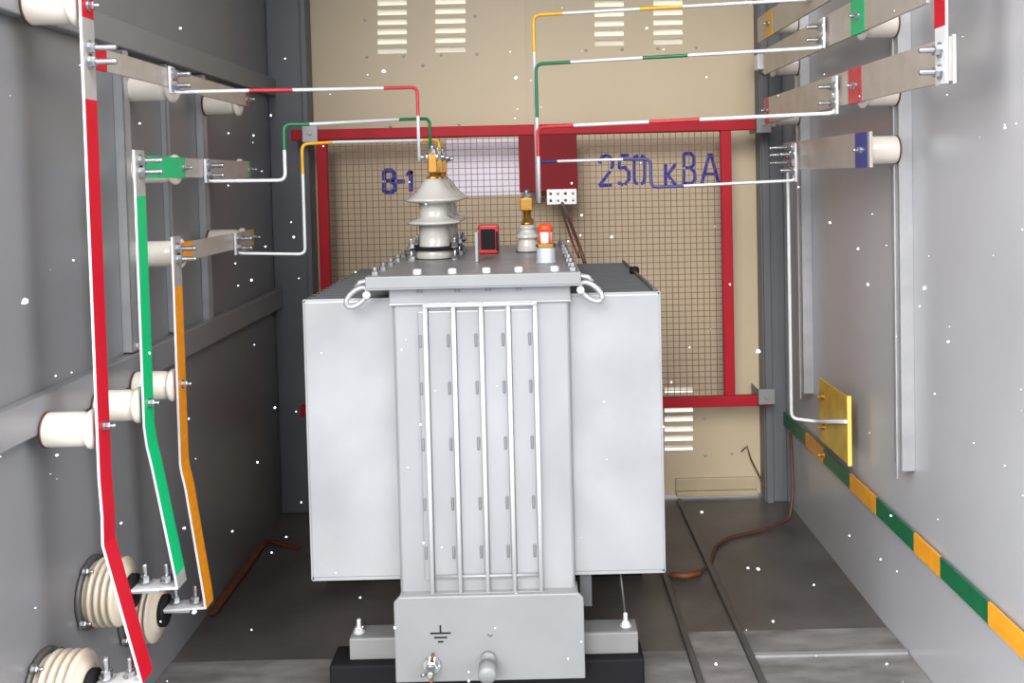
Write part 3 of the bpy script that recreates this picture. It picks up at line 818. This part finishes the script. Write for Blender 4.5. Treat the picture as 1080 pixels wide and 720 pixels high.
# ---- oil level gauge
yg=2.36; p=at(576,283,yg); z0=zl1
b=MB(); b.lathe([(.026,0),(.026,.004),(.023,.006),(.023,.036),(.020,.040),(.0,.041)],(p.x,yg,z0),(0,0,1),24); gz=b.build('oil_gauge',M_gaugeg,tf)
b=MB(); b.lathe([(.025,0.002),(.025,.010),(.018,.012)],(p.x,yg,z0+.038),(0,0,1),8,0,False); b.build('gauge_nut',M_brass,gz)
b=MB(); b.lathe([(.016,0),(.016,.040),(.0,.041)],(p.x,yg,z0+.048),(0,0,1),20); b.build('gauge_tube',M_glass,gz)
b=MB(); b.lathe([(.0185,0),(.0185,.010),(.014,.018),(.0,.021)],(p.x,yg,z0+.078),(0,0,1),20); b.build('gauge_cap',M_orange,gz)
for a in range(4):
    aa=a*PI/2+.6; b=MB(); c=V((p.x+.0175*math.cos(aa),yg+.0175*math.sin(aa),z0+.048)); b.cyl(c,c+V((0,0,.034)),.0028,seg=8); b.build('guard_rod',M_orange,gz)
# ---- red tap changer knob box and the edge-on plate
yq=2.66; pq=at(515,266,yq)
b=MB(); x0,x1=X(504,yq,250),X(526,yq,250); z1=at(515,237,yq).z
b.bbox((x0,yq,zl1),(x1,yq+.05,z1),.006)
tc=b.build('tap_changer',M_redpl,tf)
b=MB(); b.bbox((x0+.008,yq-.004,zl1+.014),(x1-.010,yq+.002,z1-.012),.002); b.build('tap_window',M_black,tc)
b=MB(); b.box((x1-.008,yq-.003,zl1+.01),(x1-.002,yq,z1-.02)); b.build('tap_pointer',M_black,tc)
yq=2.42; xx=X(502.5,yq,260)
b=MB(); b.bbox((xx-.004,yq,zl1),(xx+.004,yq+.085,at(502,245,yq).z),.002); b.build('lifting_plate',M_tank,tf)
# black plug on the right fins
p=atx(671,293,rx1-.01); b=MB(); b.lathe([(.012,0),(.014,.006),(.012,.018),(.004,.020)],(rx1-.012,2.62,rz1+.002),(0,0,1),14); b.build('fin_plug',M_black,tf)

# ------------------------------------------------------------------ connecting rods
def rod(label,pts,mis,mats,r,group,cat='rod',bend=.018,lugdata=None,d=1,name='connecting_rod'):
    """pts in world; mats[0] bare metal"""
    t=thing(name,label,cat,pts[0],group)
    b=MB(); b.tube(pts,r,10,mis=mis,bend=bend); b.build('rod',mats,t)
    if lugdata:
        x,y,z0,z1,w=lugdata
        b=MB(); b.bbox((min(x,x+d*.006),y-w/2,z0),(max(x,x+d*.006),y+w/2,z1),.0015); b.build('lug',M_alu,t)
        for k in (.30,.72):
            bb=MB(); bb.hexbolt((x+d*.006,y,z0+(z1-z0)*k),(d,0,0),.0085,.04,.009); bb.build('lug_bolt',M_zinc,t)
    return t
GL='thin rods from the left busbars to the transformer'
RR=.0046
def lerp(a,b,t): return a+(b-a)*t
# red
yl=2.185; xl=XBAR+.0
zlug=(zr_-.026,zr_+.026)
A=V((xl+.006,yl,zr_-.030)); 
B=at(440,92,HV[0]); C=at(442,168,HV[0])
A2=at(192,97,yl)
A=V((xl+.003,yl,A2.z))
seg=[A,at(262,95.5,lerp(yl,HV[0],.29)),at(308,95,lerp(yl,HV[0],.48)),at(404,93,lerp(yl,HV[0],.85)),B,at(441.5,122,HV[0]),V((B.x,HV[0],zhv-.005))]
seg[5].x=B.x
rod('thin rod with red tape from the upper left busbar to the front bushing',[V((xl+.003,yl,zr_))]+seg,[0,0,1,0,1,1,0],[M_alu,M_tape_r],RR,GL,lugdata=(xl,yl,A.z-.004,zr_+.026,.03))
# green
yl=2.40
A2=at(222,191,yl); A=V((xl+.003,yl,A2.z)); B=at(301,190,yl+.03); C=at(303,158,yl+.03); C.x=B.x; D=at(303,131,yl+.03); D.x=B.x
E=at(326,131,2.46); G_=at(420,126,2.65); I=at(453,125,HV[1]); J=V((I.x,HV[1],zhv-.004))
rod('thin rod with dark green tape from the middle left busbar to the middle bushing',[V((xl+.003,yl,zg_)),A,B,C,D,E,G_,I,J],[0,0,0,1,1,0,1,1],[M_alu,M_dgrn],RR,GL,lugdata=(xl,yl,A.z-.004,zg_+.024,.03))
# orange
yl=2.62
A2=at(250,267,yl); A=V((xl+.003,yl,A2.z)); B=at(322,268,yl+.02); D=at(320,152,yl+.02); D.x=B.x; C=V((B.x,B.y,lerp(D.z,B.z,.27))); E=at(350,150,2.70); G_=at(445,148,2.84); I=at(463,147.5,HV[2]); J=V((I.x,HV[2],zhv-.004))
rod('thin rod with orange tape from the lower left busbar to the rear bushing',[V((xl+.003,yl,zo_)),A,B,C,D,E,G_,I,J],[0,0,0,1,1,0,1,1],[M_alu,M_tape_y],RR,GL,lugdata=(xl,yl,A.z-.004,zo_+.024,.03))

GR='thin rods from the right busbars to the transformer'
def rrod(label,lugpx,lugpy,yl,zb,px_corner,py_corner,yb,bands,M,extra=None,zend=None,RRR=.0065):
    xf=XRB
    A=V((xf-.004,yl,at(lugpx,lugpy,yl).z)); B=at(px_corner,py_corner,yb)
    pts=[V((xf-.004,yl,zb)),A]; ms=[0]
    ks=[]
    tot=lugpx-px_corner
    for px in sorted(bands,reverse=True):
        ks.append((lugpx-px)/tot)
    cur=0
    for k in ks:
        pts.append(A.lerp(B,k)); ms.append(cur); cur=1-cur
    pts.append(B); ms.append(cur)
    # painted start of the drop, then bare
    zend=zend if zend is not None else zl1+.14
    if extra: pts.append(V((B.x,yb,at(px_corner,extra,yb).z))); ms.append(1)
    pts.append(V((B.x,yb,zend))); ms.append(0)
    return rod(label,pts,ms,[M_alu,M],RRR,GR,lugdata=(xf-.006,yl,A.z-.004,zb+.036,.036),d=-1,bend=.022)
rrod('thin rod with yellow tape from the topmost right busbar to the transformer',862,-1,2.665,zY,562.5,16,LV[2],[730,683,597],M_tape_y,55,RRR=.0054)
rrod('thin rod with dark green tape from the green marked right busbar',875,50,2.545,zG,565,67.5,LV[1],[736,687,606],M_dgrn,124,RRR=.0052)
rrod('thin rod with red tape from the red marked right busbar',889,119,2.445,zR,567,134,LV[0],[750,695,610],M_tape_r,165,RRR=.0054)
# neutral rod with a step
yl=2.83; A=V((XRB-.004,yl,at(844,190,yl).z)); yb=LV[3]
pts=[V((XRB-.004,yl,zB)),A,at(721,196,2.86),at(687,197.5,2.87),at(684,168,2.88),at(657,168,2.89),at(588,170,2.94),at(567,171,yb)]
pts[4].x=pts[3].x; pts.append(V((pts[-1].x,yb,zl1+.14)))
rod('thin stepped rod with blue tape from the lowest right busbar to the rear terminal',pts,[0,0,1,1,1,0,1,0],[M_alu,M_tape_b],.0048,GR,lugdata=(XRB-.006,yl,A.z-.004,zB+.036,.036),d=-1)
# earthing rod from the neutral bar to the yellow plate
ye=2.96; p0=at(831,186,ye); p1=at(834,441,ye); p2=at(893,444,pa.y+.01)
x_=p0.x
pts=[V((XRB-.002,ye,zB-.028)),V((x_,ye,zB-.028)),V((x_,ye,p1.z)),atx(862,444.5,XP-.008),atx(892,444.5,XP-.008)]
t=rod('white upright rod running down from the lowest right busbar to the yellow plate',pts,[0,0,0,0],[M_alu],.0055,None,bend=.02,name='earthing_rod')
# extra stack of bolts at the far end of the lowest right bar
for k in range(3):
    for dz in (-.02,0.004,.026):
        b=MB(); b.hexbolt((XRB-.0005,2.90+k*.028,zB+dz),(-1,0,0),.0075,.05,.009); b.build('bolt',M_zinc,bB)
for bar_,yy,zz in ((bG,2.95,zG),(bY,3.1,zY)):
    pass
# small white box on the right post
p=at(803,66,YB-.09)
t=thing('junction_box','small white box on the grey post high beside the right door','box',(p.x,YB-.085,p.z-.03))
b=MB(); b.bbox((p.x-.022,YB-.125,p.z-.028),(p.x+.022,YB-.0702,p.z+.028),.004); b.build('housing',M_white,t)
b=MB(); b.cyl((p.x+.005,YB-.105,p.z-.04),(p.x+.005,YB-.105,p.z-.028),.008); b.build('gland',M_galv,t)

# ------------------------------------------------------------------ loose wires and strips on the floor
def floor_pt(px,py,h=.006):
    q=atz(px,py,h); return q
b=MB(); P=[V((XR-.02,3.36,ze-.02)),V((XR-.022,3.34,ze-.12)),V((XR-.03,3.30,.10)),V((XR-.05,3.27,.012))]
P2=[floor_pt(x,y_) for x,y_ in ((800,560),(770,566),(755,575),(750,592),(740,603),(722,606),(704,606))]
b.tube(P+P2,.0055,8,bend=.03)
tag(b.build('earth_wire',M_brown),'brown wire dropping from the striped strip and lying across the right floor','wire')
b=MB(); P=[floor_pt(x,y_,.008) for x,y_ in ((200,648),(224,622),(246,596),(266,574),(282,569),(316,577))]
for i in range(len(P)-1): 
    P[i].x=max(P[i].x,XL+.02)
for i in range(len(P)-1):
    b.bar(P[i],P[i+1],.022,.004)
tag(b.build('earth_strip',M_rust),'rusty orange flat strip on the floor along the left wall','strip')
b=MB(); b.tube([floor_pt(708,606,.012),floor_pt(722,607,.012),floor_pt(738,604,.012)],.009,8)
tag(b.build('rubber_sleeve',M_rust),'orange sleeve on the floor where the brown wire meets the transformer','sleeve')
b=MB(); b.tube([at(593,214,YS-.03),at(602,236,3.1),at(612,262,2.99),at(618,281,2.965)],.006,8); b.tube([at(590,216,YS-.03),at(598,238,3.1),at(604,256,2.99),at(611,272,2.965)],.004,8)
tag(b.build('control_cable',M_brown),'dark brown cable pair hanging from the white terminal block to the lid','cable')
b=MB(); b.tube([at(782,476,YB-.01),at(788,470,YB-.02),at(792,484,YB-.02),at(800,500,YB-.015),at(806,514,YB-.09)],.003,6)
tag(b.build('loose_wire',M_brown),'short loose dark wire low on the right back door','wire')

# ------------------------------------------------------------------ falling snow
b=MB()
def flake(c,r):
    t=bmesh.new(); bmesh.ops.create_icosphere(t,subdivisions=1,radius=r)
    for v in t.verts: v.co*=random.uniform(.6,1.15)
    bmesh.ops.translate(t,verts=t.verts[:],vec=c); b.merge(t)
spots=[(26,318,1.1,.0055),(800,370,1.3,.005),(975,304,1.3,.0035),(544,82,1.4,.004),(205,645,1.4,.005),(405,75,1.4,.004),(800,600,1.5,.004),(290,430,1.7,.003),(245,560,1.7,.003),
 (302,566,1.8,.003),(905,262,1.6,.003),(380,630,1.8,.003),(700,450,1.8,.003),(740,540,1.6,.003),(60,480,1.4,.003),(915,300,1.5,.003),(875,235,1.6,.003),(1060,135,1.4,.003),(1000,360,1.4,.003),(815,655,1.6,.003),(755,700,1.6,.003),(935,700,1.5,.003),(280,260,1.7,.003),(310,250,1.7,.003),(190,30,1.5,.003)]
for px,py,y,r in spots: flake(at(px,py,y),r*.8)
for i in range(150):
    y=random.uniform(1.0,2.05); flake(at(random.uniform(-40,1120),random.uniform(-30,740),y),random.uniform(.0008,.0018))
o=b.build('falling_snow',M_snow); tag(o,'small white snowflakes falling through the open front of the room','snow'); o['kind']='stuff'

# ------------------------------------------------------------------ light
w=bpy.data.worlds.new('overcast sky'); SC.world=w; w.use_nodes=True
nt=w.node_tree; bg=nt.nodes['Background']
tc=nt.nodes.new('ShaderNodeTexCoord'); sp=nt.nodes.new('ShaderNodeSeparateXYZ'); rp=nt.nodes.new('ShaderNodeValToRGB')
rp.color_ramp.elements[0].position=.52; rp.color_ramp.elements[0].color=(.20,.21,.225,1)
rp.color_ramp.elements[1].position=.95; rp.color_ramp.elements[1].color=(1.0,1.0,1.03,1)
mr=nt.nodes.new('ShaderNodeMapRange'); mr.inputs[1].default_value=-1; mr.inputs[2].default_value=1
nt.links.new(tc.outputs['Generated'],sp.inputs[0]); nt.links.new(sp.outputs['Z'],mr.inputs[0]); nt.links.new(mr.outputs[0],rp.inputs[0]); nt.links.new(rp.outputs[0],bg.inputs['Color'])
# overcast sky, with brightness added to both sides to light the near walls
def mth(op,a,b_=None):
    n=nt.nodes.new('ShaderNodeMath'); n.operation=op
    nt.links.new(a,n.inputs[0])
    if b_ is not None: n.inputs[1].default_value=b_
    return n.outputs[0]
side=mth('ADD',mth('MULTIPLY',mth('POWER',mth('ABSOLUTE',sp.outputs['X']),2.0),22.0),1.6)
nt.links.new(side,bg.inputs['Strength'])
sl=bpy.data.lights.new('soft daylight','SUN'); sl.energy=3.5; sl.angle=math.radians(28); sl.color=(1,.985,.96)
so=bpy.data.objects.new('soft daylight',sl); COL.objects.link(so)
so.rotation_euler=V((.17,1.0,-.44)).to_track_quat('-Z','Y').to_euler()
so.location=(-3,-4,4)

vs=SC.view_settings
vs.view_transform='Standard'; vs.look='None'; vs.gamma=1; vs.use_curve_mapping=False; vs.exposure=0.0
